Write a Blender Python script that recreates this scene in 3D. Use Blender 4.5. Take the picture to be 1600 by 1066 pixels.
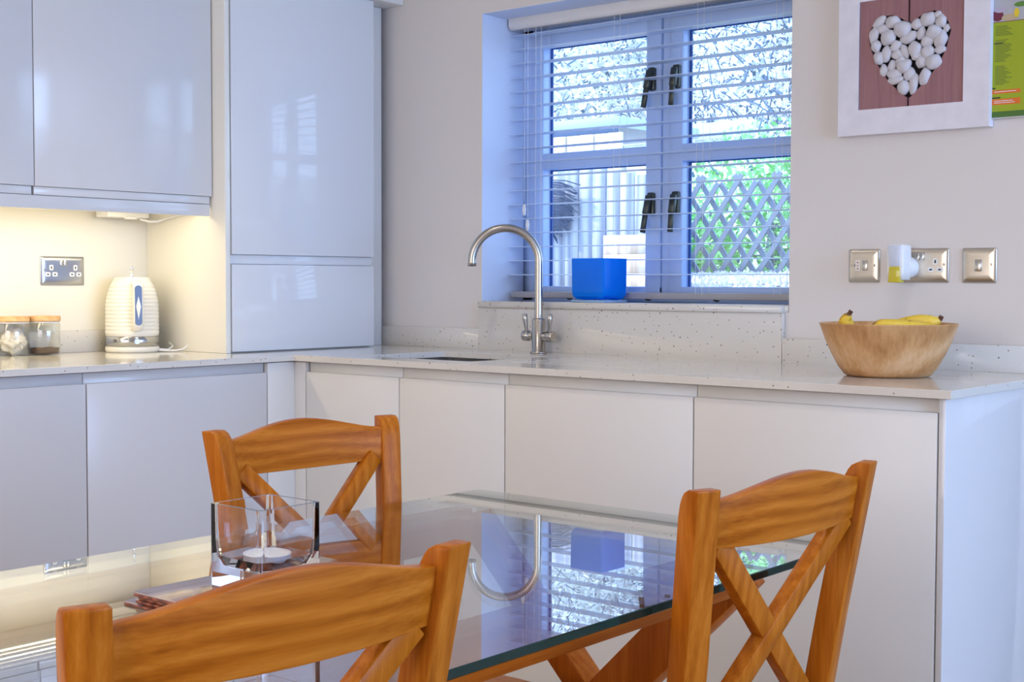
import bpy, bmesh, math, random
from math import sin, cos, pi, radians, sqrt
from mathutils import Vector, Matrix

for o in list(bpy.data.objects): bpy.data.objects.remove(o, do_unlink=True)
S = bpy.context.scene
COL = S.collection
rnd = random.Random(7)

# ---------------------------------------------------------------- camera
YAW, PITCH, ROLL, FPX = 0.6975, -0.0433, 0.0026, 2147.9
fw = Vector((-sin(YAW)*cos(PITCH), cos(YAW)*cos(PITCH), sin(PITCH)))
rt = Vector((cos(YAW), sin(YAW), 0)); up = rt.cross(fw)
r2 = rt*cos(ROLL) + up*sin(ROLL); u2 = up*cos(ROLL) - rt*sin(ROLL)
cd = bpy.data.cameras.new('camera'); cam = bpy.data.objects.new('camera', cd); COL.objects.link(cam)
cd.sensor_width = 36; cd.lens = 36*FPX/1600; cd.clip_start = 0.05; cd.clip_end = 200
M = Matrix((r2, u2, -fw)).transposed().to_4x4(); M.translation = Vector((0, 0, 1.1269)); cam.matrix_world = M
S.camera = cam
# ---------------------------------------------------------------- world, sun, large lights, exposure
w = bpy.data.worlds.new('world'); S.world = w; w.use_nodes = True
bg = w.node_tree.nodes['Background']; bg.inputs[0].default_value = (0.42, 0.64, 1.0, 1); bg.inputs[1].default_value = 4.2

def lamp(name, typ, loc, rot, energy, color, **k):
    l = bpy.data.lights.new(name, typ); l.energy = energy; l.color = color
    for a, b in k.items(): setattr(l, a, b)
    o = bpy.data.objects.new(name, l); o.location = loc; o.rotation_euler = rot; COL.objects.link(o); return o
lamp('sun', 'SUN', (0, 0, 10), (radians(14), radians(-52), 0), 5.0, (1, .93, .82), angle=radians(2))
# daylight coming through the big glazed side of the room (to the right)
lamp('daylight_side_window', 'AREA', (3.06, 2.0, 1.70), (0, radians(90), 0), 98, (.39, .58, 1.0), shape='RECTANGLE', size=1.3, size_y=3.0)
lamp('rear_fill_light', 'AREA', (-1.3, -2.35, 1.60), (radians(90), 0, 0), 54, (1.0, .93, .91), shape='RECTANGLE', size=3.2, size_y=1.7)  # added warm fill behind the camera, no window there
S.view_settings.view_transform = 'Standard'; S.view_settings.look = 'None'
S.view_settings.exposure = 0.14; S.view_settings.gamma = 1.0; S.view_settings.use_curve_mapping = False

# ---------------------------------------------------------------- helpers
def tag(o, label=None, cat=None, group=None, kind=None):
    if label: o['label'] = label
    if cat: o['category'] = cat
    if group: o['group'] = group
    if kind: o['kind'] = kind
    return o
def empty(name, loc=(0, 0, 0), parent=None):
    o = bpy.data.objects.new(name, None); o.empty_display_size = .05
    COL.objects.link(o)
    if parent: o.parent = parent; loc = Vector(loc)-wloc(parent)
    o.location = loc; return o
def wloc(o):
    v = Vector((0, 0, 0))
    while o: v += o.location; o = o.parent
    return v
class MB:
    def __init__(s): s.v = []; s.f = []; s.m = []; s.sm = []
    def add(s, vs, fs, mi=0, smooth=False):
        b = len(s.v); s.v += [tuple(v) for v in vs]
        for f in fs: s.f.append([b+i for i in f]); s.m.append(mi); s.sm.append(smooth)
        return s
    def box(s, x0, x1, y0, y1, z0, z1, mi=0):
        vs = [(x, y, z) for z in (z0, z1) for y in (y0, y1) for x in (x0, x1)]
        return s.add(vs, [(0,2,3,1),(4,5,7,6),(0,1,5,4),(2,6,7,3),(0,4,6,2),(1,3,7,5)], mi)
    def beam(s, p0, p1, wd, th, side=(0, 0, 1), w1=None, t1=None, mi=0):
        p0 = Vector(p0); p1 = Vector(p1); d = (p1-p0).normalized(); a = Vector(side)
        a = (a - d*a.dot(d)).normalized(); b = d.cross(a)
        w1 = w1 or wd; t1 = t1 or th; vs = []
        for p, ww, tt in ((p0, wd, th), (p1, w1, t1)):
            for sa, sb in ((-1,-1),(1,-1),(1,1),(-1,1)): vs.append(p + a*sa*ww/2 + b*sb*tt/2)
        return s.add(vs, [(0,3,2,1),(4,5,6,7),(0,1,5,4),(1,2,6,5),(2,3,7,6),(3,0,4,7)], mi)
    def tube(s, pts, r, n=12, cap=True, mi=0, smooth=True):
        pts = [Vector(p) for p in pts]; R = r if isinstance(r, (list, tuple)) else [r]*len(pts)
        vs = []; ref = None
        for i, p in enumerate(pts):
            d = (pts[min(i+1, len(pts)-1)]-pts[max(i-1, 0)]).normalized()
            if ref is None:
                ref = d.orthogonal().normalized()
            ref = (ref - d*ref.dot(d)).normalized(); b = d.cross(ref)
            for k in range(n):
                a = 2*pi*k/n; vs.append(p + (ref*cos(a)+b*sin(a))*R[i])
        fs = [(i*n+k, i*n+(k+1) % n, (i+1)*n+(k+1) % n, (i+1)*n+k) for i in range(len(pts)-1) for k in range(n)]
        s.add(vs, fs, mi, smooth)
        if cap:
            s.add(vs[:n], [tuple(range(n))[::-1]], mi); s.add(vs[-n:], [tuple(range(n))], mi)
        return s
    def lathe(s, prof, c=(0, 0, 0), n=48, mi=0, smooth=True):
        vs = []
        for r, z in prof:
            for k in range(n):
                a = 2*pi*k/n; vs.append((c[0]+r*cos(a), c[1]+r*sin(a), c[2]+z))
        fs = [(i*n+k, i*n+(k+1) % n, (i+1)*n+(k+1) % n, (i+1)*n+k) for i in range(len(prof)-1) for k in range(n)]
        return s.add(vs, fs, mi, smooth)
    def prism(s, poly, a0, a1, axis='y', mi=0):
        """poly: 2D points; extruded along axis from a0 to a1"""
        def P(p, a):
            if axis == 'y': return (p[0], a, p[1])
            if axis == 'x': return (a, p[0], p[1])
            return (p[0], p[1], a)
        n = len(poly); vs = [P(p, a0) for p in poly]+[P(p, a1) for p in poly]
        fs = [tuple(range(n)), tuple(range(2*n-1, n-1, -1))]+[(i, n+i, n+(i+1) % n, (i+1) % n) for i in range(n)]
        return s.add(vs, fs, mi)
    def xf(s, mat):
        s.v = [tuple(mat @ Vector(v)) for v in s.v]; return s
def part(name, mb, mat, parent=None, bevel=0, seg=2, fix=True, loc=None):
    """links the collected shapes as one mesh; coordinates are world (or thing-local) ones, re-based on the parent"""
    off = wloc(parent) if parent else Vector((0, 0, 0))
    base = Vector(loc) if loc is not None else Vector((0, 0, 0))
    me = bpy.data.meshes.new(name)
    sh = off if parent else base
    me.from_pydata([tuple(Vector(v)-sh) for v in mb.v], [], mb.f)
    for m in (mat if isinstance(mat, (list, tuple)) else [mat]): me.materials.append(m)
    me.polygons.foreach_set('material_index', mb.m); me.polygons.foreach_set('use_smooth', mb.sm)
    if fix or bevel:
        bm = bmesh.new(); bm.from_mesh(me)
        if bevel:
            bmesh.ops.remove_doubles(bm, verts=bm.verts, dist=1e-6)
            es = [e for e in bm.edges if len(e.link_faces) == 2 and e.calc_face_angle(0) > .5]
            bmesh.ops.bevel(bm, geom=es, offset=bevel, segments=seg, profile=.5, affect='EDGES', clamp_overlap=True)
            for f in bm.faces: f.smooth = True
        bmesh.ops.recalc_face_normals(bm, faces=bm.faces)
        bm.to_mesh(me); bm.free()
        if bevel:
            try: me.set_sharp_from_angle(angle=radians(50))
            except Exception: pass
    o = bpy.data.objects.new(name, me); COL.objects.link(o)
    if parent: o.parent = parent
    else: o.location = base
    return o
def bx(name, d, mat, parent=None, bevel=0.0008, seg=2): return part(name, MB().box(*d), mat, parent, bevel, seg)
def rrect(x0, x1, y0, y1, r, n=5):
    pts = []
    for cx, cy, a0 in ((x1-r, y1-r, 0), (x0+r, y1-r, 90), (x0+r, y0+r, 180), (x1-r, y0+r, 270)):
        for k in range(n+1):
            a = radians(a0+90*k/n); pts.append((cx+r*cos(a), cy+r*sin(a)))
    return pts
def copy_tree(o, parent=None):
    c = o.copy(); COL.objects.link(c); c.parent = parent
    for ch in list(o.children): copy_tree(ch, c)
    return c

# ---------------------------------------------------------------- materials
def mat(name): 
    m = bpy.data.materials.new(name); m.use_nodes = True
    return m, m.node_tree, m.node_tree.nodes['Principled BSDF']
def pbr(name, col, rough=.5, metal=0, spec=.5, coat=0, noise=0, nscale=20, emis=None, es=0, trans=0, ior=1.5, bump=0):
    m, t, b = mat(name)
    b.inputs['Base Color'].default_value = (*col, 1); b.inputs['Roughness'].default_value = rough
    b.inputs['Metallic'].default_value = metal; b.inputs['Specular IOR Level'].default_value = spec
    b.inputs['Coat Weight'].default_value = coat; b.inputs['Coat Roughness'].default_value = .03
    b.inputs['Transmission Weight'].default_value = trans; b.inputs['IOR'].default_value = ior
    if emis: b.inputs['Emission Color'].default_value = (*emis, 1); b.inputs['Emission Strength'].default_value = es
    if noise or bump:
        tc = t.nodes.new('ShaderNodeTexCoord'); n = t.nodes.new('ShaderNodeTexNoise'); n.inputs['Scale'].default_value = nscale
        n.inputs['Detail'].default_value = 4; t.links.new(tc.outputs['Object'], n.inputs['Vector'])
        if noise:
            r = t.nodes.new('ShaderNodeValToRGB'); r.color_ramp.elements[0].position = .3; r.color_ramp.elements[1].position = .7
            r.color_ramp.elements[0].color = (*[c*(1-noise) for c in col], 1); r.color_ramp.elements[1].color = (*[min(1, c*(1+noise)) for c in col], 1)
            t.links.new(n.outputs['Fac'], r.inputs['Fac']); t.links.new(r.outputs['Color'], b.inputs['Base Color'])
        if bump:
            bp = t.nodes.new('ShaderNodeBump'); bp.inputs['Strength'].default_value = bump; bp.inputs['Distance'].default_value = .002
            t.links.new(n.outputs['Fac'], bp.inputs['Height']); t.links.new(bp.outputs['Normal'], b.inputs['Normal'])
    return m
def wood(name, axis, c0, c1, c2, rough=.33, scale=1.0, rings=.35, coat=.0):
    """oak: long streaks along axis + soft cathedral figure"""
    m, t, b = mat(name); N = t.nodes; L = t.links
    tc = N.new('ShaderNodeTexCoord'); mp = N.new('ShaderNodeMapping'); L.new(tc.outputs['Object'], mp.inputs['Vector'])
    sc = [75*scale]*3; sc['xyz'.index(axis)] = 3.2*scale; mp.inputs['Scale'].default_value = sc
    n1 = N.new('ShaderNodeTexNoise'); n1.inputs['Scale'].default_value = 1.0; n1.inputs['Detail'].default_value = 5; n1.inputs['Roughness'].default_value = .6
    L.new(mp.outputs['Vector'], n1.inputs['Vector'])
    mp2 = N.new('ShaderNodeMapping'); s2 = [9*scale]*3; s2['xyz'.index(axis)] = 1.5*scale; mp2.inputs['Scale'].default_value = s2
    L.new(tc.outputs['Object'], mp2.inputs['Vector'])
    wv = N.new('ShaderNodeTexWave'); wv.wave_type = 'RINGS'; wv.wave_profile = 'SIN'; wv.rings_direction = axis.upper() if axis != 'y' else 'Y'
    wv.inputs['Scale'].default_value = 1.6; wv.inputs['Distortion'].default_value = 9; wv.inputs['Detail'].default_value = 2; wv.inputs['Detail Scale'].default_value = .8
    L.new(mp2.outputs['Vector'], wv.inputs['Vector'])
    mp3 = N.new('ShaderNodeMapping'); s3 = [330*scale]*3; s3['xyz'.index(axis)] = 9*scale; mp3.inputs['Scale'].default_value = s3
    L.new(tc.outputs['Object'], mp3.inputs['Vector'])
    n2 = N.new('ShaderNodeTexNoise'); n2.inputs['Scale'].default_value = 1.0; n2.inputs['Detail'].default_value = 3; L.new(mp3.outputs['Vector'], n2.inputs['Vector'])
    m0 = N.new('ShaderNodeMix'); m0.data_type = 'FLOAT'; m0.inputs[0].default_value = .42
    L.new(n1.outputs['Fac'], m0.inputs[2]); L.new(n2.outputs['Fac'], m0.inputs[3])
    mx = N.new('ShaderNodeMix'); mx.data_type = 'FLOAT'; mx.inputs[0].default_value = rings
    L.new(m0.outputs[0], mx.inputs[2]); L.new(wv.outputs['Fac'], mx.inputs[3])
    r = N.new('ShaderNodeValToRGB'); e = r.color_ramp.elements
    e[0].position = .28; e[0].color = (*c0, 1); e[1].position = .72; e[1].color = (*c2, 1)
    q = e.new(.5); q.color = (*c1, 1)
    L.new(mx.outputs[0], r.inputs['Fac']); L.new(r.outputs['Color'], b.inputs['Base Color'])
    b.inputs['Roughness'].default_value = rough; b.inputs['Specular IOR Level'].default_value = .12; b.inputs['Coat Weight'].default_value = coat; b.inputs['Coat Roughness'].default_value = .15
    bp = N.new('ShaderNodeBump'); bp.inputs['Strength'].default_value = .08; bp.inputs['Distance'].default_value = .001
    L.new(n1.outputs['Fac'], bp.inputs['Height']); L.new(bp.outputs['Normal'], b.inputs['Normal'])
    return m
def thin_glass(name, tint, r0=.04, rough=0.0, gl=1.0):
    """flat sheet glass without refraction: clear pass-through plus mirror weighted by Schlick's Fresnel term"""
    m = bpy.data.materials.new(name); m.use_nodes = True; t = m.node_tree; N = t.nodes; L = t.links; N.clear()
    out = N.new('ShaderNodeOutputMaterial'); mix = N.new('ShaderNodeMixShader')
    tr = N.new('ShaderNodeBsdfTransparent'); tr.inputs[0].default_value = (*tint, 1)
    g = N.new('ShaderNodeBsdfGlossy'); g.inputs['Roughness'].default_value = rough; g.inputs['Color'].default_value = (gl, gl, gl, 1)
    geo = N.new('ShaderNodeNewGeometry'); dot = N.new('ShaderNodeVectorMath'); dot.operation = 'DOT_PRODUCT'
    L.new(geo.outputs['Incoming'], dot.inputs[0]); L.new(geo.outputs['Normal'], dot.inputs[1])
    ab = N.new('ShaderNodeMath'); ab.operation = 'ABSOLUTE'; L.new(dot.outputs['Value'], ab.inputs[0])
    om = N.new('ShaderNodeMath'); om.operation = 'SUBTRACT'; om.inputs[0].default_value = 1; L.new(ab.outputs[0], om.inputs[1])
    pw = N.new('ShaderNodeMath'); pw.operation = 'POWER'; pw.inputs[1].default_value = 5; L.new(om.outputs[0], pw.inputs[0])
    ml = N.new('ShaderNodeMath'); ml.operation = 'MULTIPLY_ADD'; ml.inputs[1].default_value = 1-r0; ml.inputs[2].default_value = r0; L.new(pw.outputs[0], ml.inputs[0])
    L.new(ml.outputs[0], mix.inputs[0]); L.new(tr.outputs[0], mix.inputs[1]); L.new(g.outputs[0], mix.inputs[2]); L.new(mix.outputs[0], out.inputs[0])
    return m
def quartz(name):
    m, t, b = mat(name); N = t.nodes; L = t.links
    tc = N.new('ShaderNodeTexCoord'); base = (.70, .665, .61)
    def speck(scale, thr, col, prev):
        v = N.new('ShaderNodeTexVoronoi'); v.inputs['Scale'].default_value = scale; L.new(tc.outputs['Object'], v.inputs['Vector'])
        lt = N.new('ShaderNodeMath'); lt.operation = 'LESS_THAN'; lt.inputs[1].default_value = thr; L.new(v.outputs['Distance'], lt.inputs[0])
        wn = N.new('ShaderNodeTexWhiteNoise'); L.new(v.outputs['Position'], wn.inputs['Vector'])
        l2 = N.new('ShaderNodeMath'); l2.operation = 'LESS_THAN'; l2.inputs[1].default_value = .45; L.new(wn.outputs['Value'], l2.inputs[0])
        mu = N.new('ShaderNodeMath'); mu.operation = 'MULTIPLY'; L.new(lt.outputs[0], mu.inputs[0]); L.new(l2.outputs[0], mu.inputs[1])
        mx = N.new('ShaderNodeMix'); mx.data_type = 'RGBA'; L.new(mu.outputs[0], mx.inputs[0])
        if prev is None: mx.inputs[6].default_value = (*base, 1)
        else: L.new(prev, mx.inputs[6])
        mx.inputs[7].default_value = (*col, 1); return mx.outputs[2]
    o = speck(150, .17, (.80, .78, .74), None)
    o = speck(80, .17, (.36, .29, .22), o); o = speck(45, .11, (.20, .16, .13), o)
    L.new(o, b.inputs['Base Color']); b.inputs['Roughness'].default_value = .09; b.inputs['Specular IOR Level'].default_value = .6
    return m
WALL = pbr('wall_paint', (.755, .71, .68), .75, bump=.05, nscale=260)
WALLL = pbr('wall_paint_cream', (.80, .76, .66), .7, bump=.05, nscale=260)
CEIL = pbr('ceiling_paint', (.82, .80, .77), .9)
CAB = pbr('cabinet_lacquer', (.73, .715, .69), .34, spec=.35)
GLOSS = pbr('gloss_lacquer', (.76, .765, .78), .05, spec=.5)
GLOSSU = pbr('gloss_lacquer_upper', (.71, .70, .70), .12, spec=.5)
GLOSS_SHADED = pbr('gloss_lacquer_base_shaded', (.62, .60, .595), .2, spec=.4)  # same lacquer, darkened for the weaker light low on the left run
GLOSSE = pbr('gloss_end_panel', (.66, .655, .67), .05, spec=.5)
DARK = pbr('shadow_gap', (.03, .03, .03), .8)
QUARTZ = quartz('speckled_quartz')
STEEL = pbr('brushed_nickel', (.50, .465, .42), .27, metal=1)
PLATE = pbr('satin_nickel_plate', (.60, .555, .48), .3, metal=1)
CHROME = pbr('chrome', (.82, .83, .85), .06, metal=1)
INOX = pbr('sink_steel', (.62, .63, .66), .25, metal=1)
WPLAS = pbr('white_plastic', (.85, .85, .84), .3)
CREAM = pbr('cream_enamel', (.84, .80, .70), .3, coat=.2)
FRAME_SKYTINT = pbr('window_skylight_tint', (.52, .68, .98), .3)  # blue daylight on the white frames is mixed into the base colour
SLAT_SKYTINT = pbr('slat_skylight_tint', (.62, .75, .97), .35)  # white slats with the blue skylight put into their colour
BRONZE = pbr('dark_bronze', (.075, .085, .075), .35, metal=.6)
BLACK = pbr('black', (.01, .01, .01), .5)
GLASST = thin_glass('table_glass', (.87, .90, .91), .18)
GLASSW = thin_glass('window_glass', (.98, .99, 1.0), .04)
GEDGE = pbr('green_glass_edge', (.0, .022, .018), .06, spec=.45)
# polished edge: deep green from outside, see-through from within the sheet
_t = GEDGE.node_tree; _b = _t.nodes['Principled BSDF']; _g = _t.nodes.new('ShaderNodeNewGeometry'); _x = _t.nodes.new('ShaderNodeBsdfTransparent'); _m = _t.nodes.new('ShaderNodeMixShader')
_x.inputs[0].default_value = (.86, .93, .92, 1)
_t.links.new(_g.outputs['Backfacing'], _m.inputs[0]); _t.links.new(_b.outputs[0], _m.inputs[1]); _t.links.new(_x.outputs[0], _m.inputs[2]); _t.links.new(_m.outputs[0], _t.nodes['Material Output'].inputs[0])
TGLASS = pbr('clear_thick_glass', (.97, .98, 1.0), 0.0, trans=1, ior=1.42)
oak0, oak1, oak2 = (.29, .068, .002), (.43, .120, .007), (.56, .185, .020)
OAKZ = wood('oak_vertical', 'z', oak0, oak1, oak2, rings=.12)
OAKY = wood('oak_across', 'y', oak0, oak1, oak2, rings=.22)
OAKX = wood('oak_lengthwise', 'x', oak0, oak1, oak2, rings=.15)
TOAKY = wood('table_oak_shaded', 'y', (.26, .052, .003), (.38, .088, .006), (.48, .14, .016), rings=.1)  # same oak darkened; shade under the glass top is in the colour
TOAKZ = wood('table_oak_leg_shaded', 'z', (.26, .052, .003), (.38, .088, .006), (.48, .14, .016), rings=.1)  # legs carry the same under-table shade in their colour
MAHO = wood('dark_mat_wood', 'y', (.10, .02, .008), (.20, .04, .012), (.30, .08, .03), rough=.10, coat=1.0)
FLOORW = wood('floor_laminate', 'y', (.42, .29, .17), (.52, .37, .24), (.60, .45, .31), rough=.35, scale=.5, coat=.1)
BAMBOO = wood('bamboo_lid', 'x', (.55, .30, .11), (.68, .40, .17), (.78, .52, .26), rough=.4)

# ================================================================ SETTING
YB, XW, YF, XL, XR = 3.318, -3.671, 2.671, -3.073, -1.090
WX0, WX1, SZ, HZ, YO = -2.908, -1.8075, 1.064, 1.978, 3.60   # window opening
def struct(o, label=None, cat=None): o['kind'] = 'structure'; return o if not label else tag(o, label, cat)
# floor with planks
fl = part('floor', MB().box(XW-.1, 3.3, -2.6, 4.3, -.1, -.012), FLOORW); struct(fl, 'pale wood laminate floor glimpsed through the glass table', 'floor')
pm = MB().box(0, .18, 0, 1.15, -.012, 0); pm0 = None
k = 0
for i in range(18):
    for j in range(3):
        y = -.2+j*1.154 - (i*.37 % 1.1)
        if y+1.15 > 2.7: continue
        if pm0 is None: pm0 = part('plank', pm, FLOORW, fl, .001, 1)
        q = pm0 if k == 0 else pm0.copy()
        if k: COL.objects.link(q)
        q.parent = fl; q.location = (-3.1+i*.1835, y, 0); k += 1
struct(part('ceiling', MB().box(XW-.1, 3.3, -2.6, 4.3, 2.30, 2.40), CEIL), 'plain white ceiling above the kitchen', 'ceiling')
mb = MB()
mb.box(XW-.1, WX0, YB, YO, 0, 2.3).box(WX1, -1.06, YB, YO, 0, 2.3).box(WX0, WX1, YB, YO, 0, SZ-.02).box(WX0, WX1, YB, YO, HZ, 2.3)
mb.box(-1.16, -1.06, YO, 4.0, 0, 2.3)
REV_SKYTINT = pbr('reveal_skylight_tint', (.68, .76, .93), .6)  # lining added to carry the blue window light as colour
struct(part('trim_1', MB().box(WX0-.001, WX0+.0015, YB+.0005, 3.526, SZ, HZ).box(WX0, WX1, YB+.0005, 3.526, HZ-.0015, HZ+.001), REV_SKYTINT), 'thin added lining of the window recess with blue daylight in its colour', 'trim')
struct(part('wall_back', mb, WALL), 'warm off-white painted wall around the blue-lit window recess', 'wall')
struct(part('wall_left', MB().box(XW-.1, XW, -2.6, YB, 0, 2.3), WALLL), 'cream painted wall behind the kettle and jars', 'wall')
struct(part('wall_alcove', MB().box(-1.06, 3.2, 3.92, 4.0, 0, 2.3), WALL), 'painted wall of the passage beyond the worktop end', 'wall')
struct(part('wall_rear', MB().box(XW-.1, 3.3, -2.6, -2.5, 0, 2.3), WALL), 'plain painted wall behind the viewer', 'wall')
mb = MB().box(3.2, 3.3, -2.6, .4, 0, 2.3).box(3.2, 3.3, 3.6, 4.0, 0, 2.3).box(3.2, 3.3, .4, 3.6, 2.35-.0, 2.36)
mb.box(3.2, 3.3, .4, 3.6, 0, .3)
struct(part('wall_right', mb, WALL), 'painted wall with a wide glazed opening', 'wall')
mb = MB()
for i in range(6): mb.box(3.22, 3.26, .4+i*.62, .45+i*.62, .3, 2.3)
mb.box(3.22, 3.26, .4, 3.55, .3, .36).box(3.22, 3.26, .4, 3.55, 1.3, 1.34).box(3.22, 3.26, .4, 3.55, 2.24, 2.3)
struct(part('window_2', mb, FRAME_SKYTINT), 'white framed wide window at the side of the room', 'window')
# panelled door in the passage (only seen mirrored in the gloss end panel)
d2 = struct(empty('door_1', (-1.04, 3.9, 0)), 'white panelled door seen mirrored in the gloss end panel', 'door')
DOORW = pbr('door_paint', (.82, .82, .82), .3)
bx('door_leaf', (-1.05, -.29, 3.885, 3.918, .005, 2.02), DOORW, d2)
for x0 in (-.955, -.58):
    for z0, z1 in ((.16, .575), (.625, 1.30), (1.40, 1.92)):
        mb = MB(); a, b_, c_, e_ = x0, x0+.205, z0, z1
        mb.box(a, b_, 3.877, 3.886, c_, c_+.014).box(a, b_, 3.877, 3.886, e_-.014, e_).box(a, a+.014, 3.877, 3.886, c_, e_).box(b_-.014, b_, 3.877, 3.886, c_, e_)
        part('moulding', mb, DOORW, d2, .002, 1)

# ---------------------------------------------------------------- window 1
W = struct(empty('window_1', (-2.34, 3.53, SZ)), 'white casement window with two lights and dark bronze handles', 'window')
FY0, FY1 = 3.525, 3.59
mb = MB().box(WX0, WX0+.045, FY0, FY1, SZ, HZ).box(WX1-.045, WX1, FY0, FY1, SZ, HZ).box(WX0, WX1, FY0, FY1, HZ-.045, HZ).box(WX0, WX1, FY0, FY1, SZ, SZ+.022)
part('frame', mb, FRAME_SKYTINT, W, .003)
part('mullion', MB().box(-2.358, -2.328, FY0, FY1, SZ+.02, HZ-.04), FRAME_SKYTINT, W, .003)
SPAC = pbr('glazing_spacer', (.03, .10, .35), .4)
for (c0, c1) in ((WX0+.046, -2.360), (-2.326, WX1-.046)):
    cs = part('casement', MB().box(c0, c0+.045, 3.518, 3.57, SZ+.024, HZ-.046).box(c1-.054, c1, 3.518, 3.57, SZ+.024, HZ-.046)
              .box(c0, c1, 3.5181, 3.57, SZ+.024, 1.112).box(c0, c1, 3.5181, 3.57, 1.888, HZ-.046).box(c0+.02, c1-.02, 3.5182, 3.57, 1.491, 1.543), FRAME_SKYTINT, W, .003)
    for z0, z1 in ((1.112, 1.491), (1.543, 1.888)):
        part('pane', MB().box(c0+.04, c1-.05, 3.562, 3.566, z0-.005, z1+.005), GLASSW, W)
        part('glazing_bead', MB().box(c0+.045, c0+.053, 3.556, 3.561, z0, z1).box(c0+.053, c1-.054, 3.557, 3.561, z1-.004, z1), SPAC, cs)
    left = c0 < -2.5
    hx = -2.388 if left else -2.298
    for zc in (1.715, 1.335):
        h = part('handle', MB().prism(rrect(hx-.012, hx+.012, zc-.005, zc+.065, .006), 3.505, 3.5178, 'y')
                 .beam((hx, 3.500, zc+.055), (hx-(.004 if left else 0), 3.488, zc-.0), .020, .014, (1, 0, 0))
                 .beam((hx-(.004 if left else 0), 3.488, zc+.006), (hx-(.014 if left else .004), 3.486, zc-.058), .015, .010, (1, 0, 0))
                 .tube([(hx, 3.518, zc+.045), (hx, 3.496, zc+.045)], .009, 10), BRONZE, cs, .001, 1)
# ---------------------------------------------------------------- quartz pieces
wk = empty('worktop', (XL, YF, .89)); tag(wk, 'L-shaped speckled cream quartz worktop running from the kettle to the fruit bowl', 'worktop')
T = .0175
poly = [(XW+.001, -.6), (XL, -.6), (XL, YF), (XR, YF), (XR, YB-.001), (XW+.001, YB-.001)]
top = part('slab', MB().prism(poly, .91-T, .91, 'z'), QUARTZ, None, .0)
cut = MB().prism(rrect(-2.900, -2.470, 2.775, 3.128, .012), .85, .95, 'z')
for i in range(6):
    y = 2.83+i*.055; cut.box(-2.38, -1.93, y, y+.012, .9085, .93)
cutter = part('cutter', cut, QUARTZ)
md = top.modifiers.new('b', 'BOOLEAN'); md.operation = 'DIFFERENCE'; md.object = cutter; md.solver = 'EXACT'
bv = top.modifiers.new('v', 'BEVEL'); bv.width = .0012; bv.segments = 2; bv.limit_method = 'ANGLE'
dg = bpy.context.evaluated_depsgraph_get(); me = bpy.data.meshes.new_from_object(top.evaluated_get(dg))
top.modifiers.clear(); top.data = me; bpy.data.objects.remove(cutter, do_unlink=True)
me.transform(Matrix.Translation(-wk.location)); top.parent = wk
UZ = .976
mb = MB().box(-3.35, WX0+.003, YB-.019, YB-.0005, .9102, UZ).box(WX0+.003, -1.817, YB-.019, YB-.0005, .9102, SZ-.0205).box(-1.817, -1.088, YB-.019, YB-.0005, .9102, UZ)
part('upstand_back', mb, QUARTZ, wk, .0008, 1)
part('upstand_left', MB().box(XW+.0005, XW+.019, -.6, 2.585, .9102, UZ), QUARTZ, wk, .0008, 1)
sill = part('window_sill', MB().box(WX0, -1.8095, YB-.001, 3.524, SZ-.02, SZ).box(WX0+.004, -1.820, YB-.024, YB+.001, SZ-.02, SZ), QUARTZ, None, .0008, 1)
tag(sill, 'speckled quartz sill shelf below the kitchen window blind', 'window sill')
# ---------------------------------------------------------------- sink
sk = empty('sink', (-2.685, 2.95, .74)); tag(sk, 'undermounted stainless sink bowl sunk below the quartz worktop opening', 'sink')
mb = MB(); x0, x1, y0, y1 = -2.905, -2.465, 2.770, 3.133; zt, zb = .8918, .74
o_, i_ = rrect(x0-.015, x1+.015, y0-.015, y1+.015, .02), rrect(x0, x1, y0, y1, .02)
b_ = rrect(x0+.02, x1-.02, y0+.02, y1-.02, .04); n = len(o_)
vs = [(p[0], p[1], zt) for p in o_]+[(p[0], p[1], zt) for p in i_]+[(p[0], p[1], zb) for p in b_]
fs = [(i, (i+1) % n, n+(i+1) % n, n+i) for i in range(n)]+[(n+i, n+(i+1) % n, 2*n+(i+1) % n, 2*n+i) for i in range(n)]+[tuple(range(2*n, 3*n))]
mb.add(vs, fs, 0, True); part('bowl', mb, INOX, sk)
part('drain', MB().lathe([(.001, .004), (.03, .004), (.036, .001)], (-2.685, 2.95, .74)), CHROME, sk)

# ---------------------------------------------------------------- base cabinets
def j_door(parent, axis, a0, a1, f, z0=.10, z1=.862, m=CAB, ax_gap=.0018):
    """door leaf; f = front plane coordinate. axis 'x': leaf spans x and faces -Y; axis 'y': leaf spans y and faces +X"""
    if axis == 'x': bx('door', (a0+ax_gap, a1-ax_gap, f, f+.019, z0, z1), m, parent, .0012)
    else: bx('door', (f-.019, f, a0+ax_gap, a1-ax_gap, z0, z1), m, parent, .0012)
def base_right(a0, a1, label):
    r = empty('base_cabinet', ((a0+a1)/2, 2.70, 0)); tag(r, label, 'cabinet', 'base cabinets under the window worktop')
    part('carcass', MB().box(a0+.001, a1-.001, 2.7205, YB-.001, .10, .72), CAB, r)
    part('handle_rail', MB().box(a0+.001, a1-.001, 2.701, 2.720, .83, .8895), CAB, r, .001, 1)
    part('plinth', MB().box(a0+.001, a1-.001, 2.745, 2.76, .002, .10), CAB, r)
    j_door(r, 'x', a0, a1, 2.685); return r
labs = ['narrow cream base cabinet nearest the corner, partly behind the back chair', 'narrow cream base cabinet under the sink, second from the corner',
        'wide cream base cabinet right of the sink, behind the table end', 'wide cream base cabinet under the fruit bowl, last before the end panel']
for (a, b_), l in zip(((-3.036, -2.654), (-2.654, -2.274), (-2.274, -1.705), (-1.705, -1.122)), labs): base_right(a, b_, l)
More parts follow.
